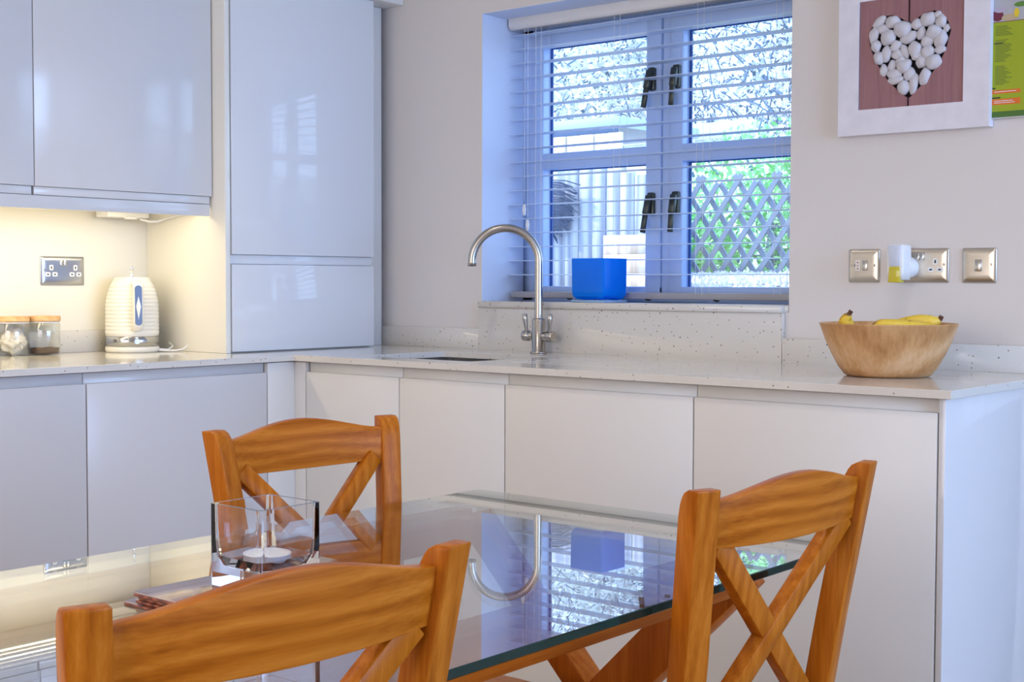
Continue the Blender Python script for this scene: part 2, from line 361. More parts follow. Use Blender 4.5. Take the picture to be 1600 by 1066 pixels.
def base_left(a0, a1, label):
    r = empty('base_cabinet', (-3.10, (a0+a1)/2, 0)); tag(r, label, 'cabinet', 'base cabinets under the kettle worktop')
    part('carcass', MB().box(XW+.001, -3.1205, a0+.001, a1-.001, .10, .88), GLOSS_SHADED, r)
    part('handle_rail', MB().box(-3.12, -3.101, a0+.001, a1-.001, .83, .8895), GLOSS_SHADED, r, .001, 1)
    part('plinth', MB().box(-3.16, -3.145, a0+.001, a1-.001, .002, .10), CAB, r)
    j_door(r, 'y', a0, a1, -3.085, m=GLOSS_SHADED); return r
base_left(1.988, 2.582, 'grey-lit base cabinet below the kettle, next to the corner')
base_left(1.394, 1.988, 'grey-lit base cabinet below the storage jars at the left edge of the photo')
base_left(.80, 1.394, 'grey-lit base cabinet beyond the left edge, nearer the viewer')
cp = empty('corner_post', (-3.06, 2.66, 0)); tag(cp, 'cream L-shaped filler post in the inner corner of the base cabinets', 'filler panel')
bx('filler_panel', (-3.105, -3.0855, 2.584, 2.7042, .10, .8895), CAB, cp); bx('filler_panel', (-3.0850, -3.0385, 2.6855, 2.7045, .10, .8895), CAB, cp)
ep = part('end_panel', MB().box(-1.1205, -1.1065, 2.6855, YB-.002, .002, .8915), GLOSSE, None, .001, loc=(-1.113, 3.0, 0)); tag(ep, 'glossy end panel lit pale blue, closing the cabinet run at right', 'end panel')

# ---------------------------------------------------------------- upper cabinets
def upper(a0, a1, label):
    r = empty('wall_cabinet', (-3.5, (a0+a1)/2, 1.345)); tag(r, label, 'cabinet', 'wall cabinets above the kettle')
    part('carcass', MB().box(XW+.001, -3.357, a0+.0005, a1-.0005, 1.345, 2.05), CAB, r)
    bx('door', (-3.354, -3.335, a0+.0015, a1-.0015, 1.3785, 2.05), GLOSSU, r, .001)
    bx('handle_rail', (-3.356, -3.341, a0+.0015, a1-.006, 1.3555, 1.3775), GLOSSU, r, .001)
    return r
upper(1.999, 2.584, 'pale grey wall cabinet with one door, next to the tall cabinet side')
upper(1.414, 1.999, 'pale grey wall cabinet cut by the left edge of the photo')
upper(.829, 1.414, 'pale grey wall cabinet beyond the left edge, nearer the viewer')
pl = part('pelmet', MB().box(-3.356, -3.340, .829, 2.578, 1.319, 1.354), GLOSSU, None, .001, loc=(-3.348, 1.7, 1.319)); tag(pl, 'long pale light-shielding rail under the wall cabinets', 'pelmet')
LED = pbr('led_diffuser', (1, 1, 1), .4, emis=(1, .86, .58), es=5)
ls = part('led_strip', MB().box(-3.40, -3.375, .9, 2.56, 1.330, 1.3445), LED, None, loc=(-3.39, 1.7, 1.33)); tag(ls, 'warm glowing strip light tucked behind the rail under the wall cabinets', 'light')
lamp('under_cabinet_glow', 'AREA', (-3.42, 1.66, 1.326), (0, radians(12), 0), 2.9, (1, .85, .52), shape='RECTANGLE', size=.05, size_y=1.56)
jb = empty('junction_box', (-3.60, 2.46, 1.32)); tag(jb, 'small white junction box with a loose cable under the wall cabinet', 'junction box')
bx('box', (-3.64, -3.575, 2.385, 2.53, 1.318, 1.3445), WPLAS, jb, .002)
bx('clip', (-3.575, -3.56, 2.44, 2.475, 1.312, 1.3195), WPLAS, jb, .001)
part('cable', MB().tube([(-3.58, 2.50, 1.314), (-3.575, 2.53, 1.308), (-3.57, 2.555, 1.309), (-3.55, 2.575, 1.318), (-3.50, 2.579, 1.326), (-3.44, 2.579, 1.330), (-3.41, 2.579, 1.334)], .0035, 8), WPLAS, jb)
# ---------------------------------------------------------------- tall cabinet on the worktop
tc_ = empty('tall_cabinet', (-3.47, 2.9, .9102)); tag(tc_, 'tall glossy pale blue-grey cabinet standing on the worktop in the corner', 'cabinet')
TX = -3.279
GCREAM = pbr('gloss_cream_side', (.88, .85, .76), .06, spec=.5)
bx('side_panel', (XW+.001, TX, 2.5875, 2.6055, .9103, 2.05), [GCREAM], tc_, .0008)
part('carcass', MB().box(XW+.001, TX-.0225, 2.6065, 3.2025, .9103, 2.045), GLOSS, tc_)
bx('door', (TX-.020, TX, 2.6115, 3.2005, .9135, 1.176), GLOSS, tc_, .0012)
bx('door', (TX-.020, TX, 2.6115, 3.2005, 1.206, 2.045), GLOSS, tc_, .0012)
bx('handle_rail', (TX-.0215, TX-.012, 2.608, 3.2015, 1.1775, 1.2045), GLOSS, tc_, .0005)
bx('filler_panel', (-3.358, -3.342, 3.203, YB-.020, .9103, 2.045), CAB, tc_, .0008)
bx('cornice', (XW+.001, -3.255, 2.5875, YB-.001, 2.046, 2.075), CAB, tc_, .003)

# ================================================================ BLIND
BY = 3.470
bl = empty('venetian_blind', (-2.355, BY, SZ)); tag(bl, 'white venetian blind with open slats hanging in the window recess', 'blind')
B0, B1 = -2.899, -1.815
hr = [(BY-.030, 1.945+.03), (BY-.034, 1.985-.012), (BY-.034, 2.0), (BY+.022, 2.0), (BY+.022, 1.985)]
hp = [(BY-.022, 1.9405), (BY-.029, 1.945), (BY-.033, 1.952), (BY-.033, 1.9765), (BY+.024, 1.9765), (BY+.024, 1.9405)]
part('headrail', MB().prism(hp, B0, B1, 'x'), pbr('headrail_white', (.80, .78, .75), .35), bl, .001)
nseg = 5
def slat_mesh():
    mb = MB(); pr = []
    for i in range(nseg+1):
        t = -1+2*i/nseg; pr.append((t*.0235, .0018*(1-t*t)))
    poly = pr+[(p[0], p[1]-.0016) for p in reversed(pr)]
    return mb.prism([(BY+p[0], p[1]) for p in poly], B0, B1, 'x')
sm = None
for i in range(18):
    z = 1.9225-.0455*i
    if sm is None: sm = part('slat', slat_mesh(), SLAT_SKYTINT, bl); s_ = sm
    else: s_ = sm.copy(); COL.objects.link(s_); s_.parent = bl
    s_.location = (0, 0, z)
# first slat object carries local offset already re-based on the blind; shift all to real heights
bx('bottom_rail', (B0+.006, B1, BY-.025, BY+.025, 1.0740, 1.0945), pbr('rail_shade_grey', (.36, .36, .40), .4), bl, .003)  # grey holds the shade on the bottom rail
for x in (-2.79, -2.482, -2.184, -1.925):
    part('ladder_cord', MB().tube([(x, BY-.0255, 1.09), (x, BY-.0255, 1.942)], .0006, 5).tube([(x+.014, BY+.0255, 1.09), (x+.014, BY+.0255, 1.942)], .0006, 5).tube([(x+.022, BY-.0258, 1.09), (x+.022, BY-.0258, 1.942)], .0006, 5), WPLAS, bl)
for x in (-2.66, -2.36, -2.12, -1.86):
    part('rail_button', MB().lathe([(0.0005, 0), (.007, .001), (.009, .004), (.014, .0068)], (x, BY-.012, 1.0690), 14), BRONZE, bl)
for x, z in ((-2.832, 1.355), (-2.818, 1.305), (-1.862, 1.375)):
    part('cord_pull', MB().tube([(x, BY-.031, z+.03), (x, BY-.031, 1.942)], .0006, 5).lathe([(.0005, 0), (.005, .001), (.0065, .02), (.0045, .036), (.0005, .037)], (x, BY-.031, z-.015), 12), WPLAS, bl)

# ================================================================ BLUE VASE on the sill
def square_vessel(cx, cy, z0, w, h, wall, base, r=.004, wob=.012):
    """outer block and inner hollow with a soft-cornered well"""
    mb = MB(); o = rrect(cx-w/2, cx+w/2, cy-w/2, cy+w/2, r, 3); n = len(o)
    lev = [(o, z0), (o, z0+h)]
    def ring(hw, rr): return rrect(cx-hw, cx+hw, cy-hw, cy+hw, rr, 3)
    inner = [(ring(w/2-wall, .006), z0+h), (ring(w/2-wall, .008), z0+h*.55), (ring(w/2-wall-.001, .011), z0+base+wob*1.3),
             (ring(w/2-wall-.006, .016), z0+base+wob*.35), (ring(w/2-wall-.018, .014), z0+base)]
    rings = lev+inner; vs = [(p[0], p[1], z) for rg, z in rings for p in rg]
    fs = [tuple(range(n))]
    for i in range(len(rings)-1): fs += [(i*n+k, i*n+(k+1) % n, (i+1)*n+(k+1) % n, (i+1)*n+k) for k in range(n)]
    fs += [tuple(range((len(rings)-1)*n, len(rings)*n))]
    mb.add(vs, fs, 0, False); return mb
BLUE = pbr('blue_cased_glass', (.0, .32, 1.0), .15, coat=0, spec=.25)
b_t = BLUE.node_tree; bb = b_t.nodes['Principled BSDF']
trl = b_t.nodes.new('ShaderNodeBsdfTranslucent'); trl.inputs[0].default_value = (.0, .42, 1, 1); mxs = b_t.nodes.new('ShaderNodeMixShader'); mxs.inputs[0].default_value = .5
b_t.links.new(bb.outputs[0], mxs.inputs[1]); b_t.links.new(trl.outputs[0], mxs.inputs[2]); b_t.links.new(mxs.outputs[0], b_t.nodes['Material Output'].inputs[0])
BGLASS = pbr('blue_tinted_clear_glass', (.42, .66, .95), .05, trans=.35, ior=1.45, coat=.3)
VX, VY = -2.478, 3.368
bv_ = empty('blue_vase', (VX, VY, SZ)); tag(bv_, 'square cobalt blue glass vase standing on the window sill', 'vase')
mb = MB(); hw = .0600
rings = []
for z, h_, r_ in ((1.0745, .036, .012), (1.0775, .052, .010), (1.084, .0585, .007), (1.094, .0600, .005), (1.197, .0605, .004), (1.197, .0560, .006), (1.10, .0550, .01), (1.09, .04, .012)):
    rings.append([(p[0], p[1], z) for p in rrect(VX-h_, VX+h_, VY-h_, VY+h_, r_, 3)])
n = len(rings[0]); vs = [v for r in rings for v in r]
# wavy lower edge of the coloured casing
for i in range(3*n):
    x, y, z = vs[i]; k = .003*sin((x+y)*190)+.002*sin((x-y)*310); vs[i] = (x, y, z+k if i < 2*n else z+k*.5)
fs = [tuple(range(n))[::-1]]+[(i*n+k, i*n+(k+1) % n, (i+1)*n+(k+1) % n, (i+1)*n+k) for i in range(len(rings)-1) for k in range(n)]+[tuple(range((len(rings)-1)*n, len(rings)*n))]
part('coloured_casing', mb.add(vs, fs, 0, False), BLUE, bv_)
part('clear_base', MB().prism(rrect(VX-.0615, VX+.0615, VY-.0615, VY+.0615, .003, 2), SZ+.0003, 1.0715, 'z'), BGLASS, bv_, .0008, 1)

# ================================================================ TAP
TXx, TYy = -2.612, 3.242
tp = empty('kitchen_tap', (TXx, TYy, .9102)); tag(tp, 'brushed nickel swan neck mixer tap with two lever handles behind the sink', 'tap')
part('body', MB().lathe([(.001, 0), (.0255, 0), (.0255, .004), (.0205, .006), (.0205, .100), (.0180, .105), (.0125, .106)], (TXx, TYy, .9103)), STEEL, tp)
dx, dy = -.766, -.642; R_ = .101; zc = 1.187
pts = [(TXx, TYy, 1.012), (TXx, TYy, 1.06), (TXx, TYy, 1.12)]
for k in range(25):
    a = pi*k/24*1.02; q = R_*(1-cos(a)); pts.append((TXx+dx*q, TYy+dy*q, zc+R_*sin(a)))
part('spout', MB().tube(pts, .0125, 16), STEEL, tp)
part('aerator', MB().lathe([(.009, .0), (.0132, .0), (.0132, .012)], (TXx+dx*2*R_-dx*.0, TYy+dy*2*R_, 1.172), 20), STEEL, tp)
for s in (-1, 1):
    h = part('handle', MB().tube([(TXx+s*.019, TYy, .962), (TXx+s*.034, TYy, .962)], .0125, 16).tube([(TXx+s*.034, TYy, .962), (TXx+s*.0365, TYy, .962), (TXx+s*.056, TYy, .962), (TXx+s*.058, TYy, .962)], [.0125, .0165, .0165, .0150], 20), STEEL, tp)
    part('lever', MB().tube([(TXx+s*.044, TYy-.002, .972), (TXx+s*.046, TYy-.004, .990), (TXx+s*.048, TYy-.006, 1.012), (TXx+s*.0485, TYy-.007, 1.026), (TXx+s*.0485, TYy-.007, 1.029)], [.0048, .0055, .0080, .0078, .005], 14), STEEL, h)

# ================================================================ SOCKETS
def pillow_plate(w, h, d=.0075):
    """plate in local x (width), z (height), facing -y"""
    mb = MB(); rings = []
    for inset, yy in ((0, 0), (0, -.0022), (.0012, -.0035), (.006, -.006), (.013, -d+.0004), (.018, -d)):
        rings.append([(p[0], yy, p[1]) for p in rrect(inset, w-inset, inset, h-inset, max(.004-inset*.1, .002), 3)])
    n = len(rings[0]); vs = [v for r in rings for v in r]
    fs = [(i*n+k, i*n+(k+1) % n, (i+1)*n+(k+1) % n, (i+1)*n+k) for i in range(len(rings)-1) for k in range(n)]+[tuple(range((len(rings)-1)*n, len(rings)*n)), tuple(range(n))[::-1]]
    return mb.add(vs, fs, 0, True)
def finish(root, loc, rotz):
    root.location = loc; root.rotation_euler = (0, 0, rotz)
INS = pbr('white_insert', (.86, .86, .85), .35)
ROCK = pbr('rocker_metal', (.55, .53, .50), .25, metal=1)
def screw(root, x, z, y=-.0078):
    part('screw', MB().tube([(x, y, z), (x, y-.0010, z)], .0036, 12), STEEL, root); 
def outlet(root, cx, cz, y=-.0076):
    mb = MB()
    for dx_, dz_, w_, h_ in ((0, .0115, .0125, .016), (-.0115, -.0085, .0165, .0125), (.0115, -.0085, .0165, .0125)):
        mb.prism(rrect(cx+dx_-w_/2, cx+dx_+w_/2, cz+dz_-h_/2, cz+dz_+h_/2, .0035), y-.0008, y+.001, 'y')
    o = part('outlet', mb, INS, root)
    mb = MB()
    for dx_, dz_, w_, h_ in ((0, .0115, .004, .008), (-.0115, -.0085, .0065, .004), (.0115, -.0085, .0065, .004)):
        mb.box(cx+dx_-w_/2, cx+dx_+w_/2, y-.0010, y, cz+dz_-h_/2, cz+dz_+h_/2)
    part('slots', mb, BLACK, o)
def rocker(root, cx, cz, w_=.010, h_=.019, m=ROCK, y=-.0074):
    mb = MB().prism([(cz-h_/2, 0) for _ in range(0)] or [(y, cz-h_/2), (y-.0045, cz-h_/2), (y-.0018, cz), (y-.0028, cz+h_/2), (y, cz+h_/2)], cx-w_/2, cx+w_/2, 'x')
    part('switch', mb, m, root, .0004, 1)
def double_socket(loc, rotz, label, pm=PLATE):
    r = empty('double_socket'); tag(r, label, 'socket')
    part('plate', pillow_plate(.146, .086), pm, r)
    outlet(r, .033, .041); outlet(r, .113, .041)
    rocker(r, .0668, .066); rocker(r, .0792, .066)
    for x in (.0115, .1345): screw(r, x, .045, -.0062)
    finish(r, loc, rotz); return r
double_socket((-1.510, YB-.0003, 1.1267), 0, 'brushed metal double socket behind the plug-in air freshener')
double_socket((XW+.0003, 2.214, 1.112), pi/2, 'brushed metal double socket on the cream wall left of the kettle', pbr('plate_blue_reflection', (.50, .52, .57), .25, metal=1))  # blue-grey reflection put into this plate's metal colour
fs_ = empty('fused_switch'); tag(fs_, 'single brushed metal fused switch plate left of the air freshener', 'switch')
part('plate', pillow_plate(.086, .086), PLATE, fs_)
part('fuse_carrier', MB().prism(rrect(.021, .035, .030, .058, .002), -.0088, -.007, 'y'), INS, fs_)
RED = pbr('red_print', (.45, .12, .06), .5)
part('print', MB().box(.026, .030, -.0091, -.0088, .034, .037).box(.026, .030, -.0091, -.0088, .042, .0445).box(.026, .030, -.0091, -.0088, .050, .053), RED, fs_)
part('notch', MB().box(.0185, .021, -.0085, -.007, .041, .047), BLACK, fs_)
rocker(fs_, .048, .044, .014, .026)
for x in (.0115, .0725): screw(fs_, x, .044, -.0062)
finish(fs_, (-1.633, YB-.0003, 1.1267), 0)
sw = empty('light_switch'); tag(sw, 'single brushed metal rocker switch plate, rightmost on the wall', 'switch')
part('plate', pillow_plate(.086, .086), PLATE, sw); rocker(sw, .0425, .043, .017, .029)
for x in (.0125, .0725): screw(sw, x, .045, -.0062)
finish(sw, (-1.330, YB-.0003, 1.1260), 0)
# air freshener plugged in the left outlet
af = empty('air_freshener', (-1.465, 3.27, 1.13)); tag(af, 'white plug-in air freshener with yellow oil window', 'air freshener')
ax0, ax1, ay0, ay1 = -1.492, -1.447, 3.232, 3.285
mb = MB()
def ring_(z, i): return [(p[0], p[1], z) for p in rrect(ax0+i, ax1-i, ay0+i, ay1-i, .005)]
rs = [ring_(1.1335, .002), ring_(1.155, .0006), ring_(1.19, 0), ring_(1.2185, .0015), ring_(1.2215, .005)]
n = len(rs[0]); vs = [v for r in rs for v in r]
fs = [tuple(range(n))[::-1]]+[(i*n+k, i*n+(k+1) % n, (i+1)*n+(k+1) % n, (i+1)*n+k) for i in range(len(rs)-1) for k in range(n)]+[tuple(range((len(rs)-1)*n, len(rs)*n))]
part('housing', mb.add(vs, fs, 0, True), WPLAS, af)
YEL = pbr('yellow_oil', (.62, .52, .03), .08, coat=.5)
part('oil_bottle', MB().prism([(-1.486, 1.127), (-1.453, 1.127), (-1.456, 1.166), (-1.483, 1.166)], 3.2305, 3.2515, 'y'), YEL, af, .001)
part('front_panel', MB().prism([(-1.483, 1.168), (-1.456, 1.168), (-1.452, 1.219), (-1.487, 1.219)], 3.2295, 3.236, 'y'), pbr('pale_blue_plastic', (.62, .68, .80), .3), af, .001)
part('plug', MB().tube([(-1.466, 3.31, 1.165), (-1.466, 3.286, 1.165), (-1.466, 3.270, 1.165)], [.027, .027, .022], 24), WPLAS, af)

# ================================================================ HEART PICTURE
PX, PZ = -1.458, 1.5
pf = empty('heart_picture', (PX, YB-.02, 1.504)); tag(pf, 'square white wooden picture with a heart of white pebbles on mauve boards', 'picture')
PW = pbr('picture_frame_paint', (.78, .76, .82), .5, noise=.04, nscale=30)
X0, X1, Z0, Z1 = -1.656, -1.260, 1.504, 1.904; IX0, IX1, IZ0, IZ1 = -1.600, -1.325, 1.568, 1.842
yb_, yf_ = YB-.001, YB-.030
for poly in ([(X0, Z0), (X1, Z0), (IX1, IZ0), (IX0, IZ0)], [(X0, Z1), (IX0, IZ1), (IX1, IZ1), (X1, Z1)], [(X0, Z0), (IX0, IZ0), (IX0, IZ1), (X0, Z1)], [(X1, Z0), (X1, Z1), (IX1, IZ1), (IX1, IZ0)]):
    part('frame_board', MB().prism(poly, yf_, yb_, 'y'), PW, pf, 0)
part('heart_recess', MB().box(IX0+.002, IX1-.002, YB-.012, YB-.006, IZ0+.002, IZ1-.002), pbr('dark_recess', (.018, .014, .02), .8), pf)
MAUVE = wood('mauve_board', 'z', (.26, .125, .14), (.34, .175, .185), (.41, .215, .205), rough=.6, coat=0, rings=.05, scale=1.3)
heart = [(-8,275),(-30,289),(-54,300),(-77,299),(-97,290),(-110,274),(-116,253),(-114,231),(-106,208),(-95,185),(-83,165),(-69,144),(-51,124),(-30,103),(-13,90),(-5,88),(12,105),(26,117),(43,134),(62,156),(78,181),(91,209),(96,234),(96,258),(87,277),(73,292),(57,298),(37,296),(18,288),(4,279)]
def hz(x, hi):  # heart boundary at x (mm): upper or lower crossing
    zs = []
    for i in range(len(heart)):
        a, b2 = heart[i], heart[(i+1) % len(heart)]
        if (a[0]-x)*(b2[0]-x) <= 0 and a[0] != b2[0]: zs.append(a[1]+(b2[1]-a[1])*(x-a[0])/(b2[0]-a[0]))
    return max(zs) if hi else min(zs)
def board(xa, xb):
    mb = MB(); n_ = 26; xs = [xa+(xb-xa)*i/n_ for i in range(n_+1)]
    for i in range(n_):
        p, q = xs[i], xs[i+1]
        zl, zh = IZ0, IZ1
        inside = lambda x: -115.5 < x < 95.5
        for lo in (True, False):
            def Z(x):
                if inside(x): return PZ+hz(x, not lo)/1000
                return PZ+.245
            a0 = Z(p); a1 = Z(q)
            quad = [(PX+p/1000, zl), (PX+q/1000, zl), (PX+q/1000, a1), (PX+p/1000, a0)] if lo else [(PX+p/1000, a0), (PX+q/1000, a1), (PX+q/1000, zh), (PX+p/1000, zh)]
            mb.prism(quad, YB-.0265, YB-.015, 'y')
    return mb
part('plank', board((IX0-PX)*1000+1.5, -11.5), MAUVE, pf); part('plank', board(-6.5, (IX1-PX)*1000-1.5), MAUVE, pf)
PEB = pbr('white_pebble', (.62, .60, .64), .55, noise=.08, nscale=60)
pebs = [(-88,286,19,11,35),(-52,283,20,15,10),(-102,254,12,19,-10),(-79,267,17,11,-20),(-64,244,19,19,0),(-26,261,23,20,0),(-10,239,22,14,20),(11,269,14,13,40),(40,279,19,17,0),(66,288,9,8,0),(74,270,14,16,-20),(88,251,8,10,-30),(23,246,11,16,-20),(56,245,20,17,10),(38,225,16,14,20),(74,226,17,20,-30),(73,201,14,10,0),(-96,226,13,15,0),(-44,222,14,13,30),(-69,203,13,20,-10),(-88,195,14,16,0),(-39,200,16,13,-10),(-19,206,9,18,25),(8,207,17,20,0),(40,198,15,16,-15),(-53,173,11,15,-25),(-75,164,10,15,10),(-20,169,19,17,10),(24,176,14,16,0),(56,173,21,18,15),(-46,152,19,12,0),(-42,137,20,11,0),(-7,148,13,16,-15),(5,124,12,27,-8),(34,138,14,21,-20),(-21,116,17,17,-30),(12,190,14,10,0),(-29,184,13,11,0)]
def pebble_mesh(rx, rz, ang, seed):
    r = random.Random(seed); bm = bmesh.new(); bmesh.ops.create_icosphere(bm, subdivisions=3, radius=1)
    k1 = [r.uniform(-1, 1) for _ in range(6)]
    me = bpy.data.meshes.new('pebble')
    for v in bm.verts:
        c = v.co; q = 1+.10*sin(2.1*c.x*2+k1[0]*3)*cos(1.7*c.z*2+k1[1]*3)+.05*sin(3*c.x+2*c.z+k1[2]*3)
        x, z = c.x*rx*q/1000, c.z*rz*q/1000; a = radians(ang)
        v.co = (x*cos(a)-z*sin(a), c.y*min(rx, rz)*.62*q/1000, x*sin(a)+z*cos(a))
    for f in bm.faces: f.smooth = True
    bm.to_mesh(me); bm.free(); me.materials.append(PEB); return me
for i, (x, z, rx, rz, a) in enumerate(pebs):
    o = bpy.data.objects.new('pebble', pebble_mesh(rx*1.09, rz*1.09, a, i)); COL.objects.link(o); o.parent = pf
    o.location = Vector((PX+x/1000, YB-.0235-.003*rnd.random(), PZ+z/1000))-pf.location
# ================================================================ LEAFLET
lf = empty('recipe_leaflet', (-1.19, YB-.006, 1.52)); tag(lf, 'lime green recipe leaflet on the wall, half behind the picture', 'leaflet')
LY = YB-.010
def flat(name, d, col, off, r=.5):
    return bx(name, (d[0], d[1], LY-.0003-off, LY-off+.0001, d[2], d[3]), pbr(name+'_print', col, r), lf, 0)
bx('sheet', (-1.271, -1.095, LY, YB-.002, 1.522, 1.86), pbr('leaflet_paper', (.62, .62, .66), .4), lf, .0004)
flat('photo_panel', (-1.262, -1.097, 1.753, 1.858), (.46, .47, .50), .0001)
flat('green_panel', (-1.264, -1.097, 1.539, 1.752), (.34, .42, .004), .0002)
flat('footer_strip', (-1.266, -1.097, 1.525, 1.539), (.06, .16, .02), .0003)
flat('red_line', (-1.268, -1.097, 1.752, 1.7535), (.20, .02, .02), .0005)
flat('orange_bar', (-1.266, -1.192, 1.5815, 1.5905), (.78, .16, .01), .0005)
flat('orange_bar', (-1.266, -1.192, 1.555, 1.569), (.78, .16, .01), .0005)
mb = MB()
z = 1.742
while z > 1.60:
    n_ = 1 if 1.70 > z > 1.695 or 1.655 > z > 1.650 else 0
    mb.box(-1.254, -1.254+rnd.uniform(.022, .042), LY-.0009, LY-.0004, z, z+.0014); z -= .0036
    if rnd.random() < .12: z -= .008
part('small_print', mb, pbr('dark_print', (.10, .15, .01), .5), lf)
mb = MB().box(-1.257, -1.236, LY-.0010, LY-.0004, 1.701, 1.7035).box(-1.262, -1.252, LY-.0010, LY-.0004, 1.5935, 1.5965).box(-1.262, -1.240, LY-.0010, LY-.0004, 1.5705, 1.5735)
part('headings', mb, BLACK, lf)
mb = MB().box(-1.255, -1.202, LY-.0012, LY-.0009, 1.5855, 1.587).box(-1.255, -1.210, LY-.0012, LY-.0009, 1.5635, 1.565).box(-1.255, -1.205, LY-.0012, LY-.0009, 1.559, 1.5605)
part('white_print', mb, WPLAS, lf)
def disc(cx, cz, rx, rz, y0, y1, n=20): return MB().prism([(cx+rx*cos(2*pi*k/n), cz+rz*sin(2*pi*k/n)) for k in range(n)], y0, y1, 'y')
part('berry_jar_picture', disc(-1.250, 1.769, .014, .014, LY-.0008, LY-.0004), pbr('berry', (.16, .01, .04), .4), lf)
part('jar_rim_picture', disc(-1.243, 1.782, .016, .007, LY-.0012, LY-.0008), pbr('jar_rim', (.48, .42, .52), .4), lf)
part('bowl_picture', disc(-1.220, 1.762, .020, .008, LY-.0012, LY-.0008), pbr('oats', (.55, .42, .26), .5), lf)
part('lemon_picture', disc(-1.204, 1.771, .006, .011, LY-.0016, LY-.0012), pbr('lemon', (.80, .58, .02), .4), lf)
part('leaf_picture', disc(-1.193, 1.790, .017, .006, LY-.0016, LY-.0012), pbr('herb', (.10, .26, .03), .5), lf)

# ================================================================ KETTLE
KX, KY = -3.571, 2.462
kt = empty('kettle', (KX, KY, .9102)); tag(kt, 'cream ribbed electric kettle with chrome handle strip, standing on the worktop', 'kettle')
K = (KX, KY, .9103)
part('power_base', MB().lathe([(.001, 0), (.076, 0), (.0795, .003), (.0800, .012), (.0785, .0175), (.001, .0175)], K), CREAM, kt)
part('chrome_band', MB().lathe([(.077, .0185), (.0792, .0195), (.0792, .0475), (.0775, .0485)], K), pbr('kettle_band', (.50, .51, .52), .16, metal=1), kt)
prof = [(.0775, .0490), (.0785, .0500)]
zz = .050; N_ = 150
def body_r(z):
    t = (z-.05)/(.2215-.05); return .0785-.0020*t-.0235*max(0, t-.45)**2.2/.55**2.2
for i in range(N_+1):
    z = .054+(.206-.054)*i/N_; prof.append((body_r(z)+.0019*(abs(sin((z-.054)/.152*pi*13))**.7)-.0003, z))
prof += [(body_r(.212), .212), (body_r(.219), .2185), (.054, .2215), (.053, .2225)]
part('ribbed_body', MB().lathe(prof, K, 64), CREAM, kt)
part('lid', MB().lathe([(.052, .2222), (.0515, .2245), (.046, .2265), (.001, .2275)], K), CREAM, kt)
part('lid_knob', MB().tube([(KX, KY, 1.135), (KX, KY, 1.146), (KX+.001, KY-.001, 1.154), (KX+.004, KY-.003, 1.163), (KX+.006, KY-.005, 1.168)], [.007, .0045, .0045, .0065, .003], 12), CHROME, kt)
# handle facing the viewer, slightly to the right
ha = math.atan2(-KY, -KX)+.17
hd = Vector((cos(ha), sin(ha), 0)); hs = Vector((-sin(ha), cos(ha), 0))
def hpt(r, z, s=0): return Vector((KX, KY, 0))+hd*r+hs*s+Vector((0, 0, z))
mb = MB(); loop = []
for k in range(13):
    t = k/12; a = pi*t-pi/2; loop.append(t)
outer = [hpt(.063, 1.118), hpt(.085, 1.120), hpt(.097, 1.112), hpt(.1015, 1.095), hpt(.103, 1.05), hpt(.102, 1.01), hpt(.099, .993), hpt(.090, .982), hpt(.075, .980)]
vs = []; th_ = .0085; wd_ = .0160
for i, p in enumerate(outer):
    d = (outer[min(i+1, len(outer)-1)]-outer[max(i-1, 0)]).normalized(); nn = d.cross(hs).normalized()
    for k in range(12):
        a = 2*pi*k/12; vs.append(p+nn*cos(a)*th_+hs*sin(a)*wd_)
n = 12; fs = [(i*n+k, i*n+(k+1) % n, (i+1)*n+(k+1) % n, (i+1)*n+k) for i in range(len(outer)-1) for k in range(n)]+[tuple(range(n))[::-1], tuple(range(len(vs)-n, len(vs)))]
hnd = part('handle', MB().add(vs, fs, 0, True), CREAM, kt)
pts = []
for k in range(20):
    a = 2*pi*k/20; zz_ = sin(a); s_ = cos(a)*.0105
    pts.append((s_, (1.052+.050 if zz_ > 0 else 1.052-.048)+.0105*zz_))
vs = [hpt(.1105 if abs(p[1]-1.052) < .03 else .1105-.0000, p[1], p[0]) for p in pts]+[hpt(.104, p[1], p[0]) for p in pts]
n = 20; fs = [tuple(range(n)), tuple(range(2*n-1, n-1, -1))]+[(i, n+i, n+(i+1) % n, (i+1) % n) for i in range(n)]
part('chrome_strip', MB().add(vs, fs), pbr('chrome_dark_reflection', (.16, .18, .23), .42, metal=1), hnd)  # dark surroundings mirrored in the chrome are put into its colour
part('dial', MB().tube([hpt(.078, .9445), hpt(.0825, .9445)], .008, 20).tube([hpt(.0825, .9445), hpt(.0845, .9445)], .005, 16), STEEL, kt)
part('power_cord', MB().tube([(KX+.055, KY+.056, .918), (KX+.075, KY+.075, .916), (KX+.06, KY+.105, .926), (KX+.03, KY+.112, .934)], .0028, 8).tube([(KX+.058, KY+.054, .9145), (KX+.085, KY+.068, .9145), (KX+.10, KY+.09, .9145), (KX+.115, KY+.105, .919), (KX+.125, KY+.112, .930)], .0026, 8), WPLAS, kt)
